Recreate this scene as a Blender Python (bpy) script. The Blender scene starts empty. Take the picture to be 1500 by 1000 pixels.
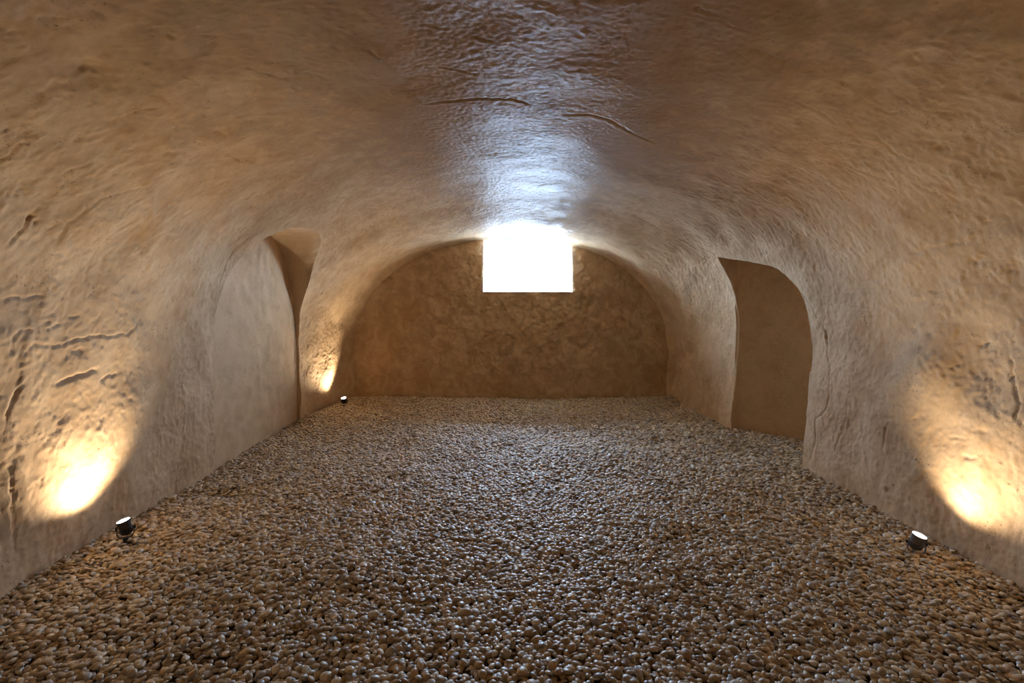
import bpy, bmesh, math, random
import numpy as np
from mathutils import Vector, Matrix

# ---------------------------------------------------------------- camera, sky, exposure
scn = bpy.context.scene
col = scn.collection
cam_data = bpy.data.cameras.new('camera')
cam = bpy.data.objects.new('camera', cam_data); col.objects.link(cam)
cam_data.sensor_width = 36.0; cam_data.lens = 18.0
cam_data.shift_x = 0.010; cam_data.shift_y = -0.038
cam_data.clip_start = 0.05
cam.location = (0.0, 0.0, 1.30); cam.rotation_euler = (math.radians(90), 0, 0)
scn.camera = cam
scn.view_settings.view_transform = 'Standard'
scn.view_settings.look = 'None'
scn.view_settings.exposure = 0.12
scn.view_settings.gamma = 1.0
scn.view_settings.use_curve_mapping = False
scn.cycles.diffuse_bounces = 8
scn.cycles.max_bounces = 12
scn.cycles.sample_clamp_indirect = 8.0

SKY = 150.0            # bright overcast daylight
LAMP = 58.0           # watts of each garden spotlight
LAMP_COLOUR = (1.0, 0.83, 0.61)

world = bpy.data.worlds.new('sky'); scn.world = world; world.use_nodes = True
bg = world.node_tree.nodes['Background']
bg.inputs[0].default_value = (0.51, 0.71, 1.0, 1); bg.inputs[1].default_value = SKY

# daylight enters by the one window: a portal guides the sky's light through it
pd = bpy.data.lights.new('window_portal', 'AREA'); pd.shape = 'RECTANGLE'; pd.size = 1.0; pd.size_y = 0.62
pd.cycles.is_portal = True
po = bpy.data.objects.new('window_portal', pd); col.objects.link(po)
po.location = (0.37, 7.52, 1.68); po.rotation_euler = (math.radians(-90), 0, 0)

# ---------------------------------------------------------------- vault geometry (metres; +Y looks into the cellar)
CX = 0.12
def sstep(a, b, v):
    t = np.clip((v - a) / (b - a), 0, 1); return t * t * (3 - 2 * t)
def lerp(a, b, t): return a + (b - a) * t
def vault_params(y):
    tl = sstep(6.35, 4.85, y); tr = sstep(6.7, 5.4, y); tc = .5 * (tl + tr)
    tf = sstep(7.6, 5.45, y)
    crown = lerp(2.21, 2.45, tc)
    L = dict(a=lerp(2.16, 2.355, tf), foot=lerp(2.16, 2.345, tf), z0=lerp(.60, .90, tl), n=lerp(2.2, 2.5, tl), crown=crown)
    R = dict(a=lerp(2.20, 2.31, tr), foot=lerp(2.19, 2.23, tr) + .03 * np.exp(-((y - 4.7) / .7) ** 2), z0=lerp(.60, .95, tr), n=lerp(2.2, 2.5, tr), crown=crown)
    return L, R
def half_profile(p, kind, val):
    """kind 0: straight wall, val 0..1 up to z0; kind 1: curve, val 0..pi/2"""
    c = np.cos(val) ** (2 / p['n']); s = np.sin(val) ** (2 / p['n'])
    xw = p['foot'] + (p['a'] - p['foot']) * val; zw = p['z0'] * val
    xc = p['a'] * c; zc = p['z0'] + (p['crown'] - p['z0']) * s
    return np.where(kind == 0, xw, xc), np.where(kind == 0, zw, zc)
def build_param(h):
    """evenly spaced parameters over the middle profile: side (-1/1), kind, val"""
    L, R = vault_params(np.array(3.0))
    out = []
    for sd, p in ((-1, L), (1, R)):
        k = np.r_[np.zeros(200), np.ones(4000)]; v = np.r_[np.linspace(0, 1, 200, endpoint=False), np.linspace(0, np.pi / 2, 4000)]
        v = np.clip(v, 0, np.pi / 2 - 1e-7)
        x, z = half_profile(p, k, v)
        s = np.r_[0, np.cumsum(np.hypot(np.diff(x), np.diff(z)))]
        n = int(round(s[-1] / h)); ss = np.linspace(0, s[-1], n + 1)
        w = np.interp(ss, s, np.where(k == 0, v, 1 + v))   # 0..1 wall, 1.. curve
        kk = (w >= 1).astype(float); vv = np.where(w >= 1, w - 1, w)
        out.append((np.full(n + 1, sd), kk, vv, ss))
    (a, b, c, d), (e, f, g, s2) = out
    side = np.r_[a, e[::-1][1:]]; kind = np.r_[b, f[::-1][1:]]; val = np.r_[c, g[::-1][1:]]
    S = np.r_[d, d[-1] + (s2[-1] - s2[::-1])[1:]]
    return side, kind, val, S
def vault_points(side, kind, val, Y):
    """arrays [row(y), col(s)] of x, z"""
    yy = Y[:, None]; L, R = vault_params(yy)
    xl, zl = half_profile(L, kind[None, :], val[None, :]); xr, zr = half_profile(R, kind[None, :], val[None, :])
    left = side[None, :] < 0
    x = np.where(left, -xl, xr); z = np.where(left, zl, zr)
    e = np.clip((yy - 6.84) / .16, 0, 1) ** 2 * .028      # plaster rounded into the end wall
    x = x * (1 - e); z = np.where(z > 1, 1 + (z - 1) * (1 - 1.2 * e), z)
    return x + CX, z

# cracks and hollows of the plaster, on the skin itself: (width mm, depth mm, [(metres round the vault, metres along it)])
CRACKS = [
    (9, 8, [(1.314,2.247),(1.323,2.346),(1.332,2.454)]),
    (6, 4, [(1.269,2.31),(1.26,2.463)]),
    (7, 6, [(1.17,2.481),(1.188,2.571),(1.197,2.598)]),
    (8, 7, [(1.224,2.616),(1.233,2.688)]),
    (9, 9, [(1.107,2.427),(1.08,2.553),(1.107,2.679),(1.116,2.805),(1.107,2.931),(1.116,3.039),(1.152,3.093),(1.206,3.129)]),
    (9, 9, [(1.044,2.661),(1.053,2.724)]),
    (7, 6, [(1.611,2.427),(1.71,2.427),(1.782,2.463),(1.881,2.508),(1.944,2.598),(2.016,2.688)]),
    (7, 6, [(1.413,2.679),(1.503,2.67),(1.584,2.679),(1.674,2.706),(1.791,2.796)]),
    (10, 10, [(1.566,2.211),(1.638,2.238),(1.692,2.247),(1.755,2.256)]),
    (6, 4, [(1.755,2.256),(1.728,2.382)]),
    (8, 6, [(1.656,2.346),(1.692,2.382)]),
    (8, 6, [(1.071,2.319),(1.125,2.319),(1.17,2.346),(1.17,2.427)]),
    (9, 8, [(0.927,2.391),(0.882,2.355),(0.846,2.328),(0.756,2.319)]),
    (14, 14, [(0.891,2.571),(0.909,2.679),(0.927,2.832)]),
    (10, 9, [(0.864,2.859),(0.882,2.913),(0.882,2.994)]),
    (6, 5, [(0.819,2.724),(0.756,2.778)]),
    (6, 5, [(0.558,2.805),(0.648,2.859),(0.657,2.886)]),
    (8, 7, [(0.531,2.328),(0.378,2.328),(0.144,2.355)]),
    (8, 7, [(1.899,1.986),(1.962,1.995),(2.043,1.986)]),
    (7, 6, [(1.926,2.238),(1.98,2.256),(2.016,2.31)]),
    (8, 7, [(2.25,2.184),(2.331,2.211),(2.394,2.22),(2.448,2.265)]),
    (8, 7, [(2.664,2.121),(2.673,2.22)]),
    (7, 6, [(2.385,2.607),(2.394,2.823),(2.403,3.084)]),
    (6, 5, [(2.259,1.851),(2.259,1.932),(2.259,2.013)]),
    (7, 6, [(2.88,2.22),(2.916,2.301),(2.97,2.364)]),
    (7, 6, [(2.547,1.671),(2.547,1.743)]),
    (6, 5, [(2.259,2.319),(2.097,2.607)]),
    (8, 6, [(4.716,2.004),(4.851,2.022),(4.977,2.058)]),
    (10, 8, [(5.04,2.157),(5.211,2.202),(5.419,2.256),(5.536,2.265),(5.653,2.319),(5.716,2.346)]),
    (9, 8, [(5.419,2.508),(5.527,2.535),(5.626,2.553),(5.725,2.58)]),
    (9, 8, [(5.851,2.517),(5.941,2.526),(6.049,2.526)]),
    (7, 6, [(5.878,2.904),(5.995,2.877),(6.139,2.823)]),
    (8, 7, [(5.743,2.346),(5.815,2.328),(5.824,2.274)]),
    (8, 7, [(5.824,2.184),(5.869,2.202),(5.959,2.13)]),
    (8, 7, [(5.86,2.472),(5.86,2.418)]),
    (7, 6, [(6.517,2.418),(6.499,2.22)]),
    (8, 7, [(6.616,2.886),(6.598,2.688),(6.589,2.535)]),
    (7, 6, [(6.779,3.417),(6.77,3.255)]),
    (6, 5, [(6.833,3.57),(6.833,3.075)]),
    (7, 6, [(6.941,3.561),(6.968,3.318)]),
    (6, 5, [(7.022,3.417),(7.004,3.075)]),
    (9, 8, [(7.022,3.903),(7.157,3.831),(7.31,3.813),(7.4,3.759),(7.58,3.741),(7.706,3.768),(7.76,3.813),(7.796,3.885),(7.94,3.876),(8.112,3.93)]),
    (10, 9, [(7.166,2.463),(7.202,2.436),(7.247,2.445),(7.355,2.409),(7.4,2.382),(7.481,2.4)]),
    (8, 7, [(7.688,3.183),(7.832,3.192)]),
    (8, 7, [(7.832,3.597),(7.976,3.651)]),
    (6, 5, [(7.508,3.426),(7.535,3.255),(7.535,3.057)]),
    (6, 5, [(7.643,3.21),(7.589,2.949)]),
    (8, 6, [(7.715,2.679),(7.706,2.589),(7.67,2.553)]),
    (7, 6, [(7.643,2.769),(7.625,2.67)]),
    (14, 12, [(3.573,2.922),(3.735,2.895),(3.879,2.877),(4.059,2.904),(4.149,2.967)]),
    (14, 10, [(4.374,3.129),(4.554,3.129),(4.68,3.192),(4.869,3.381),(5.058,3.498)]),
    (9, 7, [(3.393,2.247),(3.447,2.373),(3.474,2.508)]),
    (9, 6, [(4.347,4.992),(4.608,4.821)]),
    (8, 6, [(5.292,5.505),(5.644,5.577),(5.95,5.568),(6.184,5.523)]),
    (9, 8, [(6.193,5.487),(6.364,5.289),(6.463,4.884),(6.607,4.398),(6.788,4.119),(6.941,3.975),(7.094,3.885)]),
    (9, 8, [(1.458,3.93),(1.584,3.939),(1.719,3.948),(1.863,3.993),(2.016,4.11)]),
    (12, 8, [(4.734,1.959),(4.842,1.995)]),
    (12, 8, [(3.87,2.22),(3.96,2.265)]),
    (9, 7, [(3.69,2.49),(3.879,2.589)]),
]
HOLLOWS = [(1.035, 2.706, 0.02), (1.692, 2.247, 0.025), (2.664, 1.68, 0.02), (2.52, 1.626, 0.025), (2.421, 1.59, 0.035), (2.439, 1.905, 0.035), (2.25, 2.589, 0.025), (2.763, 1.851, 0.03), (2.88, 1.986, 0.025), (2.502, 2.175, 0.02), (2.43, 1.896, 0.03), (7.157, 3.129, 0.022), (7.067, 3.03, 0.02), (6.697, 2.535, 0.022), (6.752, 2.355, 0.03), (7.13, 2.616, 0.025), (6.851, 2.832, 0.015), (7.562, 2.562, 0.025), (8.067, 3.12, 0.02), (5.608, 2.157, 0.02), (6.085, 2.301, 0.025), (5.599, 1.95, 0.025), (2.826, 2.265, 0.03), (2.493, 2.661, 0.03), (1.818, 2.094, 0.05), (2.07, 1.941, 0.04)]

# ---------------------------------------------------------------- small helpers
def tag(o, label=None, cat=None, group=None, kind=None):
    if label: o['label'] = label
    if cat: o['category'] = cat
    if group: o['group'] = group
    if kind: o['kind'] = kind
    return o
def link(name, me, mat=None, parent=None):
    o = bpy.data.objects.new(name, me); col.objects.link(o)
    if mat is not None: me.materials.append(mat)
    if parent is not None: o.parent = parent
    return o
def np_mesh(name, verts, quads, smooth=True, attrs=None):
    me = bpy.data.meshes.new(name)
    nv, nf = len(verts), len(quads)
    me.vertices.add(nv); me.vertices.foreach_set('co', np.asarray(verts, np.float32).ravel())
    me.loops.add(nf * 4); me.loops.foreach_set('vertex_index', np.asarray(quads, np.int32).ravel())
    me.polygons.add(nf); me.polygons.foreach_set('loop_start', np.arange(0, nf * 4, 4, dtype=np.int32))
    me.update(calc_edges=True)
    me.polygons.foreach_set('use_smooth', np.full(nf, smooth, bool))
    for k, v in (attrs or {}).items():
        a = me.attributes.new(k, 'FLOAT', 'POINT'); a.data.foreach_set('value', np.asarray(v, np.float32))
    me.validate()
    return me
def fnoise(shape, h, lo, hi, seed, ax=1.0, ay=1.0):
    """band-limited noise: wavelengths lo..hi metres on a grid of step h; ax / ay stretch it along columns / rows"""
    r = np.random.default_rng(seed)
    n0, n1 = shape
    ky = np.fft.fftfreq(n0, h)[:, None] * ay; kx = np.fft.rfftfreq(n1, h)[None, :] * ax
    k = np.sqrt(kx * kx + ky * ky)
    f = np.exp(-(k * lo) ** 2 * .5) * (1 - np.exp(-(k * hi) ** 2 * .5)) / (k + .25 / hi) ** 1.0
    g = np.fft.irfft2(np.fft.rfft2(r.standard_normal(shape)) * f, s=shape)
    return (g - g.mean()) / g.std()

# ---------------------------------------------------------------- materials
def new_mat(name):
    m = bpy.data.materials.new(name); m.use_nodes = True
    nt = m.node_tree; b = nt.nodes['Principled BSDF']
    return m, nt, b
def N(nt, t, **kw):
    n = nt.nodes.new(t)
    for k, v in kw.items():
        if k in n.inputs: n.inputs[k].default_value = v
        else: setattr(n, k, v)
    return n
def noise(nt, vec, scale, detail=4, rough=.55, dist=0.0):
    n = N(nt, 'ShaderNodeTexNoise', Scale=scale, Detail=detail, Roughness=rough, Distortion=dist)
    nt.links.new(vec, n.inputs['Vector']); return n.outputs['Fac']
def rng_map(nt, src, a, b, c=0.0, d=1.0):
    n = N(nt, 'ShaderNodeMapRange'); n.clamp = True
    for i, v in zip((1, 2, 3, 4), (a, b, c, d)): n.inputs[i].default_value = v
    nt.links.new(src, n.inputs[0]); return n.outputs[0]
def mix(nt, fac, a, b, mode='MIX'):
    n = N(nt, 'ShaderNodeMix'); n.data_type = 'RGBA'; n.blend_type = mode
    for sock, v in ((n.inputs[0], fac), (n.inputs[6], a), (n.inputs[7], b)):
        if isinstance(v, (int, float)): sock.default_value = v
        elif isinstance(v, tuple): sock.default_value = (*v, 1)
        else: nt.links.new(v, sock)
    return n.outputs[2]
def math_(nt, op, a, b=0.0):
    n = N(nt, 'ShaderNodeMath'); n.operation = op
    for i, v in ((0, a), (1, b)):
        if isinstance(v, (int, float)): n.inputs[i].default_value = v
        else: nt.links.new(v, n.inputs[i])
    return n.outputs[0]

def plaster(name, pale, tan, brown, damp=False, bump=1.0, mottle=(.40, .62)):
    m, nt, b = new_mat(name)
    pos = N(nt, 'ShaderNodeNewGeometry').outputs['Position']
    big = rng_map(nt, noise(nt, pos, 1.1, 5, .6, .6), .36, .66)
    mid = rng_map(nt, noise(nt, pos, 5.5, 6, .65, .8), *mottle)
    fine = noise(nt, pos, 42, 5, .7)
    c = mix(nt, big, pale, tan)
    c = mix(nt, math_(nt, 'MULTIPLY', mid, .55), c, brown)
    c = mix(nt, rng_map(nt, fine, .35, .7, 0, .35), c, tuple(v * .72 for v in tan))
    speck = math_(nt, 'MULTIPLY', rng_map(nt, noise(nt, pos, 75, 2, .6), .59, .69), rng_map(nt, noise(nt, pos, 4.3, 4, .7), .50, .66))
    c = mix(nt, math_(nt, 'MULTIPLY', speck, .85), c, tuple(v * .35 for v in brown))
    rough = 0.78
    if damp:   # lime skin of the crown, darker brown and glossier in a ragged patch
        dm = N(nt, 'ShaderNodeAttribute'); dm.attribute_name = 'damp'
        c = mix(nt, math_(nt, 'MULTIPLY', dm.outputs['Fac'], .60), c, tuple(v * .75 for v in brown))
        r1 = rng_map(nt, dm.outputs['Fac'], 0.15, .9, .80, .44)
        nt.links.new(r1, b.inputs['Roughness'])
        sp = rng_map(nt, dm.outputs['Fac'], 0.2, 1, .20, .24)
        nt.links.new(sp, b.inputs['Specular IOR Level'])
    else:
        b.inputs['Roughness'].default_value = rough
        b.inputs['Specular IOR Level'].default_value = .25
    nt.links.new(c, b.inputs['Base Color'])
    grain = noise(nt, pos, 120, 3, .7)
    lump = noise(nt, pos, 30, 4, .6)
    hh = math_(nt, 'ADD', math_(nt, 'MULTIPLY', grain, .55), math_(nt, 'MULTIPLY', lump, .40))
    bm_ = N(nt, 'ShaderNodeBump', Strength=.55 * bump, Distance=.0035)
    nt.links.new(hh, bm_.inputs['Height']); nt.links.new(bm_.outputs[0], b.inputs['Normal'])
    return m

PALE, TAN, BROWN = (.65, .465, .285), (.57, .39, .225), (.39, .235, .11)
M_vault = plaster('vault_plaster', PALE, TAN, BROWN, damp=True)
M_niche = plaster('niche_plaster', PALE, TAN, BROWN, bump=.6, mottle=(.45, .75))
M_end = plaster('end_wall_plaster', PALE, TAN, (.31, .185, .08), bump=.9, mottle=(.36, .60))
M_reveal = plaster('limewashed_reveal', (.80, .76, .70), (.78, .72, .64), (.66, .56, .45), bump=.4, mottle=(.5, .8))
M_bed, nt, b = new_mat('gravel_bed_earth')
pos = N(nt, 'ShaderNodeNewGeometry').outputs['Position']
nt.links.new(mix(nt, noise(nt, pos, 60, 4), (.16, .105, .055), (.30, .21, .12)), b.inputs['Base Color'])
b.inputs['Roughness'].default_value = .9

M_added_ground, nt, b = new_mat('pale_added_ground')
pos = N(nt, 'ShaderNodeNewGeometry').outputs['Position']
nt.links.new(mix(nt, noise(nt, pos, 3, 5), (.46, .48, .50), (.58, .59, .60)), b.inputs['Base Color'])

# pebbles: four kinds of stone
PEB = {'cream': (.68, .575, .42), 'tan': (.52, .38, .205), 'brown': (.33, .205, .095), 'grey': (.48, .45, .42)}
def pebble_mat(name, base):
    m, nt, b = new_mat(name)
    tc = N(nt, 'ShaderNodeTexCoord').outputs['Object']
    rnd = N(nt, 'ShaderNodeObjectInfo').outputs['Random']
    if base is None:
        r = N(nt, 'ShaderNodeValToRGB'); r.color_ramp.interpolation = 'CONSTANT'
        el = r.color_ramp.elements; cuts = (0, .32, .70, .87)
        while len(el) < 4: el.new(.5)
        for e, p, k in zip(el, cuts, ('cream', 'tan', 'brown', 'grey')): e.position = p; e.color = (*PEB[k], 1)
        nt.links.new(rnd, r.inputs[0]); c = r.outputs[0]
    else:
        n = N(nt, 'ShaderNodeRGB'); n.outputs[0].default_value = (*base, 1); c = n.outputs[0]
    v2 = math_(nt, 'FRACT', math_(nt, 'MULTIPLY', rnd, 37.7))
    hs = N(nt, 'ShaderNodeHueSaturation')
    nt.links.new(rng_map(nt, v2, 0, 1, .70, 1.25), hs.inputs['Value']); nt.links.new(c, hs.inputs['Color'])
    c = mix(nt, rng_map(nt, noise(nt, tc, 2.2, 3), .45, .7, 0, .4), hs.outputs[0], (.26, .18, .11))
    nt.links.new(c, b.inputs['Base Color'])
    nt.links.new(rng_map(nt, math_(nt, 'FRACT', math_(nt, 'MULTIPLY', rnd, 91.3)), 0, 1, .38, .56), b.inputs['Roughness'])
    b.inputs['Specular IOR Level'].default_value = .95
    return m
M_gravel = pebble_mat('river_pebbles', None)
M_peb = {k: pebble_mat(k + '_pebble_stone', v) for k, v in PEB.items()}

def simple(name, c, rough, metal=0.0):
    m, nt, b = new_mat(name)
    pos = N(nt, 'ShaderNodeTexCoord').outputs['Object']
    k = noise(nt, pos, 90, 3)
    nt.links.new(mix(nt, k, tuple(v * .8 for v in c), tuple(min(1, v * 1.2) for v in c)), b.inputs['Base Color'])
    b.inputs['Roughness'].default_value = rough; b.inputs['Metallic'].default_value = metal
    return m
M_black = simple('black_painted_aluminium', (.035, .035, .038), .45, .3)
M_grey = simple('grey_painted_aluminium', (.16, .16, .165), .38, .5)
M_plastic = simple('black_plastic', (.02, .02, .02), .5)
M_lens, nt, b = new_mat('lit_lamp_lens')
b.inputs['Base Color'].default_value = (.9, .9, .9, 1)
b.inputs['Emission Color'].default_value = (1.0, .90, .78, 1); b.inputs['Emission Strength'].default_value = 9.0

# ---------------------------------------------------------------- the vault: one plaster skin, cut into wall_left, ceiling, wall_right
H = .009
side, kind, val, S = build_param(H)
Yf = np.arange(-1.2, 7.03, H)
shape = (len(Yf), len(S))
X, Z = vault_points(side, kind, val, Yf)
P = np.stack([X, np.repeat(Yf[:, None], len(S), 1), Z], -1)
dS = np.gradient(P, axis=1); dY = np.gradient(P, axis=0)
NRM = np.cross(dS, dY); NRM /= np.linalg.norm(NRM, axis=-1, keepdims=True)
inward = np.array([CX, 0, 1.0]) - P; inward[..., 1] = 0
NRM *= np.sign((NRM * inward).sum(-1, keepdims=True))

S2 = np.repeat(S[None, :], len(Yf), 0); Y2 = np.repeat(Yf[:, None], len(S), 1)
crownS = S[np.argmax(Z[len(Yf) // 2])]
big = fnoise(shape, H, .5, 1.8, 1)
calm = 1 - .6 * sstep(1.9, 1.0, np.abs(S2 - crownS)) * sstep(.6, 3.2, Y2)   # the crown was floated smoother than the sides
med = fnoise(shape, H, .06, .30, 2)
trow = fnoise(shape, H, .03, .22, 3, ax=1.2, ay=.9)
diag = fnoise(shape, H, .05, .45, 4)
grain = fnoise(shape, H, .006, .025, 5)
rmask = sstep(.1, 1.0, fnoise(shape, H, .10, .7, 6))          # where the render was left rough
dispf = .009 * big + .0005 * med + .0002 * trow
for sd, th, amp in ((11, .25, .0009), (12, -.35, .0008), (13, .9, .0013)):      # edges of trowelled coats
    n = fnoise(shape, H, .04, .8, sd, ax=1.15, ay=.9) + .12 * trow
    dispf += amp * np.tanh((n - th) / .05)
dispf += grain * (.0002 + .0004 * rmask)
dispf *= calm
pit = sstep(1.55, 2.2, fnoise(shape, H, .012, .05, 7)) * sstep(.2, 1.2, fnoise(shape, H, .15, .6, 8))
dispf -= .0015 * pit
rg = np.random.default_rng(9)
for wmm, dmm, pts in CRACKS:
    w = wmm * .00065; d = dmm * .001
    pts = np.array(pts)
    # ragged course between the given points
    seg = np.hypot(*np.diff(pts, axis=0).T); t = np.r_[0, np.cumsum(seg)]
    tt = np.arange(0, t[-1], .025); q = np.stack([np.interp(tt, t, pts[:, 0]), np.interp(tt, t, pts[:, 1])], 1)
    q += rg.normal(0, .0035, q.shape); q = np.r_[pts[:1], q[1:], pts[-1:]]
    dens = np.concatenate([np.linspace(a, b_, 6, endpoint=False) for a, b_ in zip(q[:-1], q[1:])])
    lo = dens.min(0) - .05; hi = dens.max(0) + .05
    j0, j1 = np.searchsorted(S, [lo[0], hi[0]]); i0, i1 = np.searchsorted(Yf, [lo[1], hi[1]])
    if j1 <= j0 or i1 <= i0: continue
    gs, gy = np.meshgrid(S[j0:j1], Yf[i0:i1])
    best = np.full(gs.shape, 9.0); frac = np.zeros(gs.shape)
    for k, (a, c_) in enumerate(dens):
        dd = (gs - a) ** 2 + (gy - c_) ** 2
        f = dd < best; best[f] = dd[f]; frac[f] = k / max(1, len(dens) - 1)
    best = np.sqrt(best)
    fade = np.clip(np.minimum(frac, 1 - frac) * 6 + .35, 0, 1)
    g = np.exp(-(best / w) ** 2) * fade
    lip = np.exp(-((best - 2.6 * w) / (1.6 * w)) ** 2) * fade
    dispf[i0:i1, j0:j1] += .05 * d * lip - 1.0 * d * g
# dropped crumbs of render: dark hollows
for s_, y_, r_ in HOLLOWS:
    j0, j1 = np.searchsorted(S, [s_ - .1, s_ + .1]); i0, i1 = np.searchsorted(Yf, [y_ - .1, y_ + .1])
    if j1 <= j0 or i1 <= i0: continue
    gs, gy = np.meshgrid(S[j0:j1] - s_, Yf[i0:i1] - y_)
    g = np.exp(-((gs / r_) ** 2 + (gy / (1.5 * r_)) ** 2 + .5 * fnoise(gs.shape, H, .02, .08, int(s_ * 1000)) ))
    g = np.clip(g, 0, 1) * sstep(.1, .06, np.hypot(gs, gy))
    dispf[i0:i1, j0:j1] -= .008 * g
# darker, glossier crown: ragged patch of its own, wider towards the door end
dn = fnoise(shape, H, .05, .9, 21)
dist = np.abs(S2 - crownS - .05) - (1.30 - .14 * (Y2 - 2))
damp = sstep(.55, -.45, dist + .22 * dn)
dispf += damp * (.0006 * fnoise(shape, H, .018, .09, 22, ax=.9, ay=1.2) + .0004 * fnoise(shape, H, .008, .03, 23)) * (1 + .6 * sstep(-.2, 1.2, fnoise(shape, H, .12, .8, 24)))
edge = sstep(7.0, 6.9, Y2)
P = P + NRM * (dispf * edge)[..., None]
P[:, 0, 2] -= .06; P[:, -1, 2] -= .06                       # feet go down into the gravel

rows = np.r_[np.arange(0, np.searchsorted(Yf, .95), 9), np.arange(np.searchsorted(Yf, .95), len(Yf))]
P = P[rows]; Yr = Yf[rows]; damp = damp[rows]; Zb = Z[rows]; Xb = X[rows]
nr, nc = len(Yr), len(S)

def curve_dense(poly, n=700, smooth=2):
    p = np.array(poly, float)
    for _ in range(smooth):   # corner cutting, ends kept
        q = np.empty((2 * len(p), 2)); q[0] = p[0]; q[-1] = p[-1]
        q[1:-1:2] = .75 * p[:-1] + .25 * p[1:]; q[2::2] = .25 * p[:-1] + .75 * p[1:]
        p = q
    t = np.r_[0, np.cumsum(np.hypot(*np.diff(p, axis=0).T))]
    tt = np.linspace(0, t[-1], n)
    return np.stack([np.interp(tt, t, p[:, 0]), np.interp(tt, t, p[:, 1])], 1)
def inside(px_, py_, poly):
    r = np.zeros(px_.shape, bool)
    x0, y0 = poly[-1]
    for x1, y1 in poly:
        c = (y0 > py_) != (y1 > py_)
        if y1 != y0: r ^= c & (px_ < (x1 - x0) * (py_ - y0) / (y1 - y0) + x0)
        x0, y0 = x1, y1
    return r
def to_param(curve, sd):
    """(y, z) footprint of an opening -> (s, y) on the vault skin"""
    out = []
    cols = np.where(side == sd)[0]
    for y_, z_ in curve:
        i = np.clip(np.searchsorted(Yr, y_), 0, nr - 1)
        zz = Zb[i, cols]
        o = np.argsort(zz)
        out.append((np.interp(z_, zz[o], S[cols][o]), y_))
    return np.array(out)
# footprints in (y, z), from the near foot over the arch to the far foot
NICHE_L = curve_dense([(3.98, -.3), (3.97, .5), (3.97, 1.0), (3.98, 1.35), (4.06, 1.62), (4.20, 1.82), (4.45, 1.95), (4.75, 2.0), (5.02, 1.98), (5.24, 1.90), (5.40, 1.70), (5.52, 1.42), (5.60, 1.10), (5.64, .8), (5.66, .4), (5.66, -.3)])
NICHE_R = curve_dense([(4.06, -.3), (4.03, .5), (4.01, .85), (4.02, 1.12), (4.06, 1.34), (4.17, 1.50), (4.36, 1.60), (4.62, 1.665), (4.98, 1.725), (5.20, 1.765), (5.285, 1.76), (5.275, 1.6), (5.265, 1.2), (5.27, .6), (5.27, -.3)], smooth=1)

faces_keep = np.ones((nr - 1, nc - 1), bool)
fs = .5 * (S[:-1] + S[1:])[None, :].repeat(nr - 1, 0); fy = .5 * (Yr[:-1] + Yr[1:])[:, None].repeat(nc - 1, 1)
flat = P.reshape(-1, 3).copy()
chains = {}
for nm, cv, sd in (('L', NICHE_L, -1), ('R', NICHE_R, 1)):
    pc = to_param(cv, sd)
    pc[0, 0] = pc[-1, 0] = (-.2 if sd < 0 else S[-1] + .2)
    hole = inside(fs, fy, pc); faces_keep &= ~hole
    # boundary edges of the hole
    E_ = {}
    ii, jj = np.where(hole)
    def vid(i, j): return i * nc + j
    cnt = {}
    for i, j in zip(ii, jj):
        q = (vid(i, j), vid(i, j + 1), vid(i + 1, j + 1), vid(i + 1, j))
        for a, c_ in zip(q, q[1:] + q[:1]):
            k = (min(a, c_), max(a, c_)); cnt[k] = cnt.get(k, 0) + 1
    edge_col = 0 if sd < 0 else nc - 1
    adj = {}
    for (a, c_), n_ in cnt.items():
        if n_ == 1 and not (a % nc == edge_col and c_ % nc == edge_col):
            adj.setdefault(a, []).append(c_); adj.setdefault(c_, []).append(a)
    ends = sorted((k for k, v in adj.items() if len(v) == 1), key=lambda k: k // nc)
    cur, prev, chain = ends[0], None, [ends[0]]
    while True:
        nx = [k for k in adj[cur] if k != prev and k not in chain[-3:]]
        if not nx: break
        prev, cur = cur, nx[0]; chain.append(cur)
        if cur == ends[-1]: break
    dense = pc
    for v in chain:                                   # bring the cut onto the true outline
        i, j = divmod(v, nc)
        k = np.argmin((dense[:, 0] - S[j]) ** 2 + (dense[:, 1] - Yr[i]) ** 2)
        s_, y_ = dense[k]; s_ = np.clip(s_, S[0], S[-1])
        fj = np.interp(s_, S, np.arange(nc)); fi = np.interp(y_, Yr, np.arange(nr))
        j0 = min(int(fj), nc - 2); i0 = min(int(fi), nr - 2); a, c_ = fj - j0, fi - i0
        flat[v] = (P[i0, j0] * (1 - a) + P[i0, j0 + 1] * a) * (1 - c_) + (P[i0 + 1, j0] * (1 - a) + P[i0 + 1, j0 + 1] * a) * c_
    chains[nm] = np.array([flat[v] for v in chain])

dark_gloss_f = damp.ravel()
def strip(name, j0, j1):
    I, J = np.where(faces_keep[:, j0:j1]); J = J + j0
    q = np.stack([I * nc + J, I * nc + J + 1, (I + 1) * nc + J + 1, (I + 1) * nc + J], 1)
    used, inv = np.unique(q, return_inverse=True)
    me = np_mesh(name, flat[used], inv.reshape(q.shape), attrs={'damp': dark_gloss_f[used]})
    return link(name, me, M_vault)
zm = Zb[np.searchsorted(Yr, 4.6)]
jl = int(np.argmax(zm > 2.10)); jr = int(nc - 1 - np.argmax(zm[::-1] > 2.10))
wall_left = tag(strip('wall_left', 0, jl), 'rough beige plaster wall curving up into the vault, with a shallow arched niche', kind='structure')
ceiling = tag(strip('ceiling', jl, jr), 'rough brown plaster crown of the barrel vault, darker and glossy along the middle', kind='structure')
wall_right = tag(strip('wall_right', jr, nc - 1), 'rough beige plaster wall curving up into the vault, with a deep doorway-like niche', kind='structure')

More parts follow.
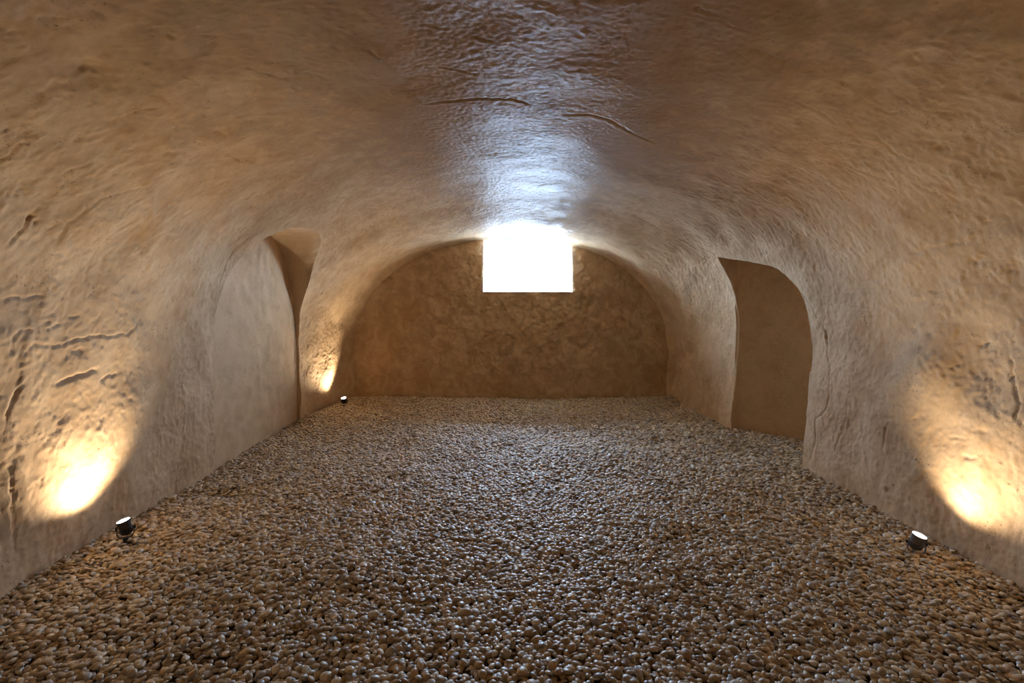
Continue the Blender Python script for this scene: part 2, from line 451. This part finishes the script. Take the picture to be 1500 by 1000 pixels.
# ---------------------------------------------------------------- niches: worn lip, reveal and back wall
def niche(chain, back_fn, parent, chamfer, seed, mat):
    n = len(chain); r = np.random.default_rng(seed)
    cen = np.array([0, chain[:, 1].mean(), .9])
    wob = np.convolve(r.normal(0, 1, n + 40), np.ones(21) / 21, 'same')[20:n + 20]
    back = np.array([back_fn(p) for p in chain])
    rings = [chain]
    front = chain
    ker = np.hanning(17); ker /= ker.sum()
    pad = np.concatenate([np.repeat(chain[:1], 8, 0), chain, np.repeat(chain[-1:], 8, 0)])
    sm_ = np.stack([np.convolve(pad[:, k], ker, 'valid') for k in range(3)], 1)
    sm_[0, 2] -= .10; sm_[-1, 2] -= .10
    chain = sm_; back = np.array([back_fn(p) for p in chain])
    wob = np.convolve(r.normal(0, 1, n + 40), np.hanning(31) / 15, 'same')[20:n + 20] * .5
    din = cen - chain; din[:, 0] = 0; din /= np.linalg.norm(din, axis=1, keepdims=True)
    K = 9
    for k in range(1, K + 1):
        t = k / K
        f = min(1, t / .22)
        c_ = np.array([chamfer(p) for p in chain]) * f
        ring = chain * (1 - t) + back * t + din * (c_ + .004 * wob * (1 - t))[:, None]
        rings.append(ring)
    rings.append(rings[-1] + (back - chain) / np.maximum(1e-3, np.linalg.norm(back - chain, axis=1, keepdims=True)) * .05)
    V = np.concatenate(rings); K += 1
    i = np.arange(n - 1); q = []
    for k in range(K):
        a = k * n
        q.append(np.stack([a + i, a + i + 1, a + n + i + 1, a + n + i], 1))
    me = np_mesh('niche_reveal', V, np.concatenate(q))
    link('niche_reveal', me, mat, parent)
    return rings[-2]
def niche_back(ring, parent, seed, axis, mat):
    """back wall filled as a grid of strips between the near and far halves of the last ring"""
    n = len(ring); top = int(np.argmax(ring[:, 2]))
    zs = np.linspace(ring[:, 2].min(), ring[top, 2], 120)
    def at(half):
        o = np.argsort(half[:, 2], kind='stable'); h_ = half[o]
        return np.stack([np.interp(zs, h_[:, 2], h_[:, k]) for k in range(3)], 1)
    A, B = at(ring[:top + 1]), at(ring[top:])
    m = 90; t = np.linspace(-.02, 1.02, m)[None, :, None]
    w_ = np.linalg.norm(B - A, axis=1); ext = np.maximum(0, .12 - w_)[:, None] * (B[60] - A[60]) / w_[60] * .5
    A, B = A - ext, B + ext
    A[-1, 2] += .03; B[-1, 2] += .03
    G = A[:, None] * (1 - t) + B[:, None] * t
    u = fnoise((120, m), .015, .12, .8, seed) * np.sin(np.pi * np.clip(t[0, :, 0], 0, 1))[None, :]
    G = G + axis * (.003 * u)[..., None]
    a, c_ = np.meshgrid(np.arange(119), np.arange(m - 1), indexing='ij'); k = (a * m + c_).ravel()
    me = np_mesh('niche_back_wall', G.reshape(-1, 3), np.stack([k, k + 1, k + m + 1, k + m], 1))
    link('niche_back_wall', me, mat, parent)
def back_left(p):
    return np.array([min(p[0] - .004, -2.258), p[1], p[2]])
def back_right(p):
    return np.array([max(p[0] + .01, 2.43 + (5.27 - p[1]) / .978), p[1], p[2]])
rl = niche(chains['L'], back_left, wall_left, lambda p: .010 * min(1, max(0, p[2] - .6)) + .045 * math.exp(-((p[1] - 5.25) / .25) ** 2 - ((p[2] - 1.85) / .25) ** 2), 31, M_niche)
niche_back(rl, wall_left, 33, np.array([1.0, 0, 0]), M_niche)
rr = niche(chains['R'], back_right, wall_right, lambda p: .012 + .02 * math.exp(-((p[2] - 1.5) / .2) ** 2) * (p[1] < 4.6), 32, M_niche)
niche_back(rr, wall_right, 34, np.array([-.7, -.7, 0]), M_niche)

# ---------------------------------------------------------------- end walls and window
WX0, WX1, WZ0, WZ1 = -.252, .962, 1.449, 2.17
def wall_grid(name, y, x0, x1, z0, z1, h, hole=None, seed=40, amp=1.0):
    def axis(a, b_, cuts):
        pts = [a] + [c for c in cuts if a < c < b_] + [b_]; out = []
        for p, q in zip(pts[:-1], pts[1:]): out.append(np.linspace(p, q, max(2, int(round((q - p) / h)) + 1))[:-1])
        return np.r_[np.concatenate(out), b_]
    xs = axis(x0, x1, hole[:2] if hole else ()); zs = axis(z0, z1, hole[2:] if hole else ())
    sh = (len(zs), len(xs))
    d = .008 * fnoise(sh, h, .3, 1.2, seed) + .003 * fnoise(sh, h, .05, .25, seed + 1) + .0012 * fnoise(sh, h, .012, .05, seed + 2)
    d += .0025 * np.tanh((fnoise(sh, h, .05, .6, seed + 3) - .3) / .06)
    gx, gz = np.meshgrid(xs, zs)
    V = np.stack([gx, y - amp * d, gz], -1).reshape(-1, 3)
    I, J = np.meshgrid(np.arange(sh[0] - 1), np.arange(sh[1] - 1), indexing='ij'); I, J = I.ravel(), J.ravel()
    if hole:
        cx, cz = .5 * (xs[J] + xs[J + 1]), .5 * (zs[I] + zs[I + 1])
        k = ~((cx > hole[0]) & (cx < hole[1]) & (cz > hole[2]) & (cz < hole[3])); I, J = I[k], J[k]
    a = I * sh[1] + J
    me = np_mesh(name, V, np.stack([a, a + 1, a + sh[1] + 1, a + sh[1]], 1))
    return link(name, me, M_end)
wall_back = tag(wall_grid('wall_back', 7.0, -2.35, 2.60, -.06, 2.34, .014, (WX0, WX1, WZ0, WZ1)), 'mottled brown plaster end wall below the cellar window', kind='structure')
wall_front = tag(wall_grid('wall_front', -1.15, -2.5, 2.7, -.06, 2.6, .08, None, 60), 'plain plaster end wall closing the vault', kind='structure')

def quad_strip(name, loops, mat, parent=None, sub=10, seed=0, amp=.004):
    """loops: successive lists of points along the depth; a gridded, slightly uneven sheet"""
    r = np.random.default_rng(seed)
    G = []
    for a, c_ in zip(loops[:-1], loops[1:]):
        for k in range(sub): G.append([np.array(p) * (1 - k / sub) + np.array(q) * (k / sub) for p, q in zip(a, c_)])
    G.append([np.array(p, float) for p in loops[-1]])
    G = np.array(G); n0, n1 = G.shape[:2]
    w = r.normal(0, amp, G.shape); w[0] = 0
    G = G + w
    a, c_ = np.meshgrid(np.arange(n0 - 1), np.arange(n1 - 1), indexing='ij'); k = (a * n1 + c_).ravel()
    me = np_mesh(name, G.reshape(-1, 3), np.stack([k, k + 1, k + n1 + 1, k + n1], 1))
    return link(name, me, mat, parent)
def line(a, b_, n=8): return [tuple(np.array(a) * (1 - t) + np.array(b_) * t) for t in np.linspace(0, 1, n)]
# successive rectangles of the splayed opening (x0, x1, z0, z1, y)
REC = [(WX0, WX1, WZ0, WZ1, 6.99), (WX0 + .075, WX1 - .085, WZ0, WZ1 - .01, 7.14), (-.075, .855, WZ0 - .02, 1.945, 7.48)]
window_1 = bpy.data.objects.new('window_1', None); col.objects.link(window_1); window_1.location = (0, 0, 0)
tag(window_1, 'small deep-set cellar window with whitewashed splayed reveals, glaring with daylight', kind='structure')
quad_strip('window_jamb', [line((a, y, z0), (a, y, z1)) for a, b_, z0, z1, y in REC], M_reveal, window_1, seed=1)
quad_strip('window_jamb', [line((b_, y, z0), (b_, y, z1)) for a, b_, z0, z1, y in REC], M_reveal, window_1, seed=2)
quad_strip('window_lintel', [line((a, y, z1), (b_, y, z1), 16) for a, b_, z0, z1, y in REC], M_reveal, window_1, seed=3)
quad_strip('window_sill', [line((a, y, z0), (b_, y, z0), 16) for a, b_, z0, z1, y in REC], M_reveal, window_1, seed=4)

gp = np.array([(-8, 7.5, 1.36), (9, 7.5, 1.36), (9, 22, 1.30), (-8, 22, 1.30)])
added_ground = link('ground', np_mesh('ground', gp, np.array([[0, 1, 2, 3]]), smooth=False), M_added_ground)  # unseen ground, added to weaken daylight thrown up at the ceiling
tag(added_ground, 'unseen pale ground added outside the cellar window to shape the daylight', kind='structure')

# ---------------------------------------------------------------- floor and gravel
gr = random.Random(5)
BUMPS = [(gr.uniform(-2.2, 2.3), gr.uniform(1.3, 6.8), gr.uniform(.05, .14), gr.choice((-1, -1, 1)) * gr.uniform(.006, .018)) for _ in range(230)]
WAVE = [(gr.uniform(1.5, 6), gr.uniform(0, 6.28), gr.uniform(0, 6.28), gr.uniform(.002, .006)) for _ in range(14)]
def floor_h(x, y):
    x = np.asarray(x, float); y = np.asarray(y, float); h_ = np.zeros(np.broadcast(x, y).shape)
    for k, th, ph, a in WAVE: h_ += a * np.sin(k * (x * math.cos(th) + y * math.sin(th)) + ph)
    for bx_, by_, r_, a in BUMPS: h_ += a * np.exp(-((x - bx_) ** 2 + (y - by_) ** 2) / r_ ** 2)
    return h_ - .004
gx, gy = np.meshgrid(np.linspace(-2.6, 3.9, 131), np.linspace(-1.3, 7.1, 169))
gz = floor_h(gx, gy) - .016
n1 = gx.shape[1]; a, c_ = np.meshgrid(np.arange(gx.shape[0] - 1), np.arange(n1 - 1), indexing='ij'); k = (a * n1 + c_).ravel()
floor = link('floor', np_mesh('floor', np.stack([gx, gy, gz], -1).reshape(-1, 3), np.stack([k, k + 1, k + n1 + 1, k + n1], 1)), M_bed)
tag(floor, 'earth bed under the pebbles of the cellar floor', kind='structure')

rp = np.random.default_rng(77)
SP = .0205
xs = np.arange(-2.30, 2.46, SP); ys = np.arange(1.0, 7.0, SP * .866)
qx, qy = np.meshgrid(xs, ys); qx = qx + (np.arange(len(ys)) % 2)[:, None] * SP * .5
xs2 = np.arange(2.46, 3.7, SP); q2x, q2y = np.meshgrid(xs2, np.arange(4.05, 5.3, SP * .866))
px_ = np.r_[qx.ravel(), q2x.ravel()]; py_ = np.r_[qy.ravel(), q2y.ravel()]
ex = rp.uniform(-2.25, 2.35, 12000); ey = rp.uniform(1.0, 6.98, 12000)      # loose ones on top
top = np.r_[np.zeros(len(px_)), np.ones(len(ex))]
px_ = np.r_[px_, ex]; py_ = np.r_[py_, ey]
n = len(px_)
px_ = px_ + rp.normal(0, .0055, n); py_ = py_ + rp.normal(0, .0055, n)
lng = rp.lognormal(math.log(.0148), .22, n).clip(.009, .025)               # half length
scl = np.stack([lng, lng * rp.uniform(.62, .88, n), lng * rp.uniform(.32, .52, n)], 1)
rot = np.stack([rp.normal(0, .22, n), rp.normal(0, .22, n), rp.uniform(0, 6.283, n)], 1)
pz_ = floor_h(px_, py_) + rp.normal(0, .0035, n) + top * .009
var = rp.integers(0, 6, n)
Lq, Rq = vault_params(py_)
ok = ((px_ > CX - Lq['foot'] - .02) & (px_ < CX + Rq['foot'] + .02)) | ((px_ > 2.2) & (py_ > 4.08) & (py_ < 5.27) & (px_ < 2.45 + (5.27 - py_) / .978))
LAMP_SPOTS = [(-2.035, 2.77), (2.155, 2.66), (-1.985, 6.45)]
for lx, ly in LAMP_SPOTS: ok &= np.hypot(px_ - lx, py_ - ly) > .020
px_, py_, pz_, scl, rot, var, top = (v[ok] for v in (px_, py_, pz_, scl, rot, var, top))
# the 300 that show largest: size over distance, inside the frame
f = 750 / py_
ix = 735 + f * px_; iy = 443 + f * (1.3 - pz_)
area = np.where((ix > 4) & (ix < 1496) & (iy < 994), scl[:, 0] * scl[:, 1] * f * f * (.6 + .4 * rp.random(len(px_))), 0)
pick = np.argsort(-area)[:300]
rest = np.ones(len(px_), bool); rest[pick] = False

def pebble_mesh(seed, sub=2):
    bm = bmesh.new(); bmesh.ops.create_icosphere(bm, subdivisions=sub, radius=1)
    r = random.Random(seed); ph = [[r.uniform(0, 6.28) for _ in range(3)] for _ in range(3)]
    for v in bm.verts:
        c = v.co; k = 1 + .09 * math.sin(2.1 * c.x + ph[0][0]) + .08 * math.sin(2.6 * c.y + ph[0][1]) + .05 * math.sin(3.7 * c.z + 2 * c.x + ph[0][2])
        v.co = c * k
    for f_ in bm.faces: f_.smooth = True
    me = bpy.data.meshes.new('pebble'); bm.to_mesh(me); bm.free(); return me
KINDS = [('cream', 'pale cream rounded pebble lying loose on the gravel floor', 'pale cream pebbles on the gravel floor'),
         ('tan', 'smooth tan pebble lying loose on the gravel floor', 'tan pebbles on the gravel floor'),
         ('brown', 'dark brown pebble lying loose on the gravel floor', 'dark brown pebbles on the gravel floor'),
         ('grey', 'dull grey pebble lying loose on the gravel floor', 'grey pebbles on the gravel floor')]
pm = {}
for kn, _, _ in KINDS:
    for v in range(6):
        me = pebble_mesh(100 + v); me.materials.append(M_peb[kn]); pm[kn, v] = me
kr = random.Random(3)
for i in pick:
    u = kr.random(); kn, lab, grp = KINDS[0 if u < .32 else 1 if u < .70 else 2 if u < .87 else 3]
    o = bpy.data.objects.new('pebble', pm[kn, int(var[i])]); col.objects.link(o)
    o.location = (px_[i], py_[i], pz_[i]); o.rotation_euler = rot[i]; o.scale = scl[i]
    tag(o, lab, 'pebble', grp)

me = bpy.data.meshes.new('gravel')
pts = np.stack([px_, py_, pz_], 1)[rest]
me.vertices.add(len(pts)); me.vertices.foreach_set('co', pts.astype(np.float32).ravel())
for nm, arr in (('rot', rot[rest]), ('scl', scl[rest])):
    at_ = me.attributes.new(nm, 'FLOAT_VECTOR', 'POINT'); at_.data.foreach_set('vector', arr.astype(np.float32).ravel())
at_ = me.attributes.new('var', 'INT', 'POINT'); at_.data.foreach_set('value', var[rest].astype(np.int32))
gravel = link('gravel', me, M_gravel)
tag(gravel, 'deep bed of small rounded beige and grey river pebbles covering the floor', 'gravel', kind='stuff')
ng = bpy.data.node_groups.new('gravel_scatter', 'GeometryNodeTree')
ng.interface.new_socket('Geometry', in_out='INPUT', socket_type='NodeSocketGeometry')
ng.interface.new_socket('Geometry', in_out='OUTPUT', socket_type='NodeSocketGeometry')
gi, go = ng.nodes.new('NodeGroupInput'), ng.nodes.new('NodeGroupOutput')
join = ng.nodes.new('GeometryNodeJoinGeometry')
for v in range(6):
    ico = ng.nodes.new('GeometryNodeMeshIcoSphere'); ico.inputs['Radius'].default_value = 1; ico.inputs['Subdivisions'].default_value = 2
    sp = ng.nodes.new('GeometryNodeSetPosition'); ps = ng.nodes.new('GeometryNodeInputPosition')
    nz = ng.nodes.new('ShaderNodeTexNoise'); nz.noise_dimensions = '4D'; nz.inputs['W'].default_value = v * 7.3; nz.inputs['Scale'].default_value = .8; nz.inputs['Detail'].default_value = 0
    mr = ng.nodes.new('ShaderNodeMapRange'); mr.inputs[1].default_value = .2; mr.inputs[2].default_value = .8; mr.inputs[3].default_value = .78; mr.inputs[4].default_value = 1.22
    vm = ng.nodes.new('ShaderNodeVectorMath'); vm.operation = 'SCALE'
    ss = ng.nodes.new('GeometryNodeSetShadeSmooth'); sm = ng.nodes.new('GeometryNodeSetMaterial'); sm.inputs['Material'].default_value = M_gravel
    g2 = ng.nodes.new('GeometryNodeGeometryToInstance')
    lk = ng.links.new
    lk(ico.outputs['Mesh'], sp.inputs['Geometry']); lk(ps.outputs[0], nz.inputs['Vector']); lk(nz.outputs['Fac'], mr.inputs[0])
    lk(ps.outputs[0], vm.inputs[0]); lk(mr.outputs[0], vm.inputs['Scale']); lk(vm.outputs[0], sp.inputs['Position'])
    lk(sp.outputs[0], ss.inputs['Geometry']); lk(ss.outputs[0], sm.inputs['Geometry']); lk(sm.outputs[0], g2.inputs[0]); lk(g2.outputs[0], join.inputs[0])
ip = ng.nodes.new('GeometryNodeInstanceOnPoints'); ip.inputs['Pick Instance'].default_value = True
def named(nm, t):
    n_ = ng.nodes.new('GeometryNodeInputNamedAttribute'); n_.data_type = t; n_.inputs['Name'].default_value = nm; return n_.outputs['Attribute']
er = ng.nodes.new('FunctionNodeEulerToRotation')
lk(gi.outputs[0], ip.inputs['Points']); lk(join.outputs[0], ip.inputs['Instance']); lk(named('var', 'INT'), ip.inputs['Instance Index'])
lk(named('rot', 'FLOAT_VECTOR'), er.inputs[0]); lk(er.outputs[0], ip.inputs['Rotation']); lk(named('scl', 'FLOAT_VECTOR'), ip.inputs['Scale'])
lk(ip.outputs[0], go.inputs[0])
md = gravel.modifiers.new('scatter', 'NODES'); md.node_group = ng

# ---------------------------------------------------------------- garden spotlights stuck into the gravel
def lathe(name, prof, mat, parent, seg=28, mtx=None, smooth=True):
    bm = bmesh.new(); rings = []
    for r_, z_ in prof:
        rings.append([bm.verts.new((r_ * math.cos(2 * math.pi * k / seg), r_ * math.sin(2 * math.pi * k / seg), z_)) for k in range(seg)] if r_ > 1e-6 else [bm.verts.new((0, 0, z_))])
    for a, c in zip(rings[:-1], rings[1:]):
        for k in range(seg):
            k2 = (k + 1) % seg
            vs = [a[k % len(a)], a[k2 % len(a)], c[k2 % len(c)], c[k % len(c)]]
            vs = list(dict.fromkeys(vs))
            if len(vs) > 2: bm.faces.new(vs)
    bmesh.ops.recalc_face_normals(bm, faces=bm.faces)
    if mtx is not None: bm.transform(mtx)
    me = bpy.data.meshes.new(name); bm.to_mesh(me); bm.free()
    o = link(name, me, mat, parent)
    if smooth:
        for p in me.polygons: p.use_smooth = True
        try: me.set_sharp_from_angle(angle=math.radians(35))
        except Exception: pass
    return o
def bar(name, pts, w, t, mat, parent):
    """flat bent strap through pts, in the x-z plane"""
    bm = bmesh.new(); rows_ = []
    for i, p in enumerate(pts):
        a = Vector(pts[max(0, i - 1)]); c = Vector(pts[min(len(pts) - 1, i + 1)]); d = (c - a).normalized(); nn = Vector((-d.z, 0, d.x))
        p = Vector(p)
        rows_.append([bm.verts.new(p + nn * sx * t / 2 + Vector((0, sy * w / 2, 0))) for sx, sy in ((-1, -1), (1, -1), (1, 1), (-1, 1))])
    for a, c in zip(rows_[:-1], rows_[1:]):
        for k in range(4): bm.faces.new((a[k], a[(k + 1) % 4], c[(k + 1) % 4], c[k]))
    bm.faces.new(rows_[0][::-1]); bm.faces.new(rows_[-1])
    bmesh.ops.recalc_face_normals(bm, faces=bm.faces)
    me = bpy.data.meshes.new(name); bm.to_mesh(me); bm.free()
    return link(name, me, mat, parent)
def spotlight(loc, aim, mat, label, power, yaw, sink=0.0, spread=124):
    root = bpy.data.objects.new('garden_spotlight', None); col.objects.link(root)
    root.location = loc; root.rotation_euler = (0, 0, 0)
    tag(root, label, 'spotlight', 'spotlights stuck in the gravel along the walls')
    zp = .082 - sink                      # pivot of the head
    aim = Vector(aim).normalized()
    R = aim.to_track_quat('Z', 'Y').to_matrix().to_4x4()
    T = Matrix.Translation((0, 0, zp)) @ R
    head = lathe('lamp_head', [(0, -.036), (.016, -.036), (.021, -.030), (.026, -.010), (.030, .004), (.031, .034), (.034, .036), (.034, .046), (.0315, .046), (.0305, .038), (0, .038)], mat, root, mtx=T)
    for k in range(4):
        z_ = -.028 + k * .007
        r_ = .024 + .0022 * k
        lathe('cooling_fin', [(r_ - .004, z_), (r_ + .004, z_), (r_ + .004, z_ + .0025), (r_ - .004, z_ + .0025)], mat, head, mtx=T)
    lathe('lens', [(.0312, .0405), (.022, .0425), (0, .0435)], M_lens, head, mtx=T)
    Y_ = Matrix.Rotation(yaw, 4, 'Z')
    pts = [(-.0375, 0, zp + .006), (-.0375, 0, zp - .030), (-.033, 0, zp - .044), (-.018, 0, zp - .052), (.018, 0, zp - .052), (.033, 0, zp - .044), (.0375, 0, zp - .030), (.0375, 0, zp + .006)]
    br = bar('bracket', pts, .016, .0035, mat, root); br.data.transform(Y_)
    for s_ in (-1, 1):
        lathe('pivot_knob', [(0, 0), (.009, 0), (.010, .003), (.008, .008), (0, .009)], M_plastic, root, 14,
              mtx=Y_ @ Matrix.Translation((s_ * .038, 0, zp)) @ Matrix.Rotation(s_ * math.pi / 2, 4, 'Y'))
    lathe('ground_spike', [(0, zp - .050), (.012, zp - .051), (.013, zp - .066), (.008, zp - .070), (.0065, zp - .10), (.001, zp - .19), (0, zp - .192)], M_plastic, root, 12)
    ld = bpy.data.lights.new('spotlight_beam', 'SPOT'); ld.energy = power; ld.color = LAMP_COLOUR
    ld.spot_size = math.radians(spread); ld.spot_blend = .95; ld.shadow_soft_size = .016
    lo = bpy.data.objects.new('spotlight_beam', ld); col.objects.link(lo); lo.parent = root
    lo.location = Vector((0, 0, zp)) + aim * .052
    lo.rotation_euler = (-aim).to_track_quat('Z', 'Y').to_euler()
    return root
(ax1, ay1), (ax2, ay2), (ax3, ay3) = LAMP_SPOTS
spotlight((ax1, ay1, .0), (-.20, -.16, 1), M_black, 'black garden spotlight on a bracket lighting the wall before the arched niche', LAMP, .5)
spotlight((ax2, ay2, .0), (.20, -.22, 1), M_grey, 'grey garden spotlight sunk in the pebbles beside the wall with the doorway niche', LAMP * .7, -.4, sink=.028)
spotlight((ax3, ay3, .0), (-.06, -.40, 1), M_black, 'small spotlight in the corner by the end wall below the window', LAMP * 1.3, .4, sink=.02, spread=112)
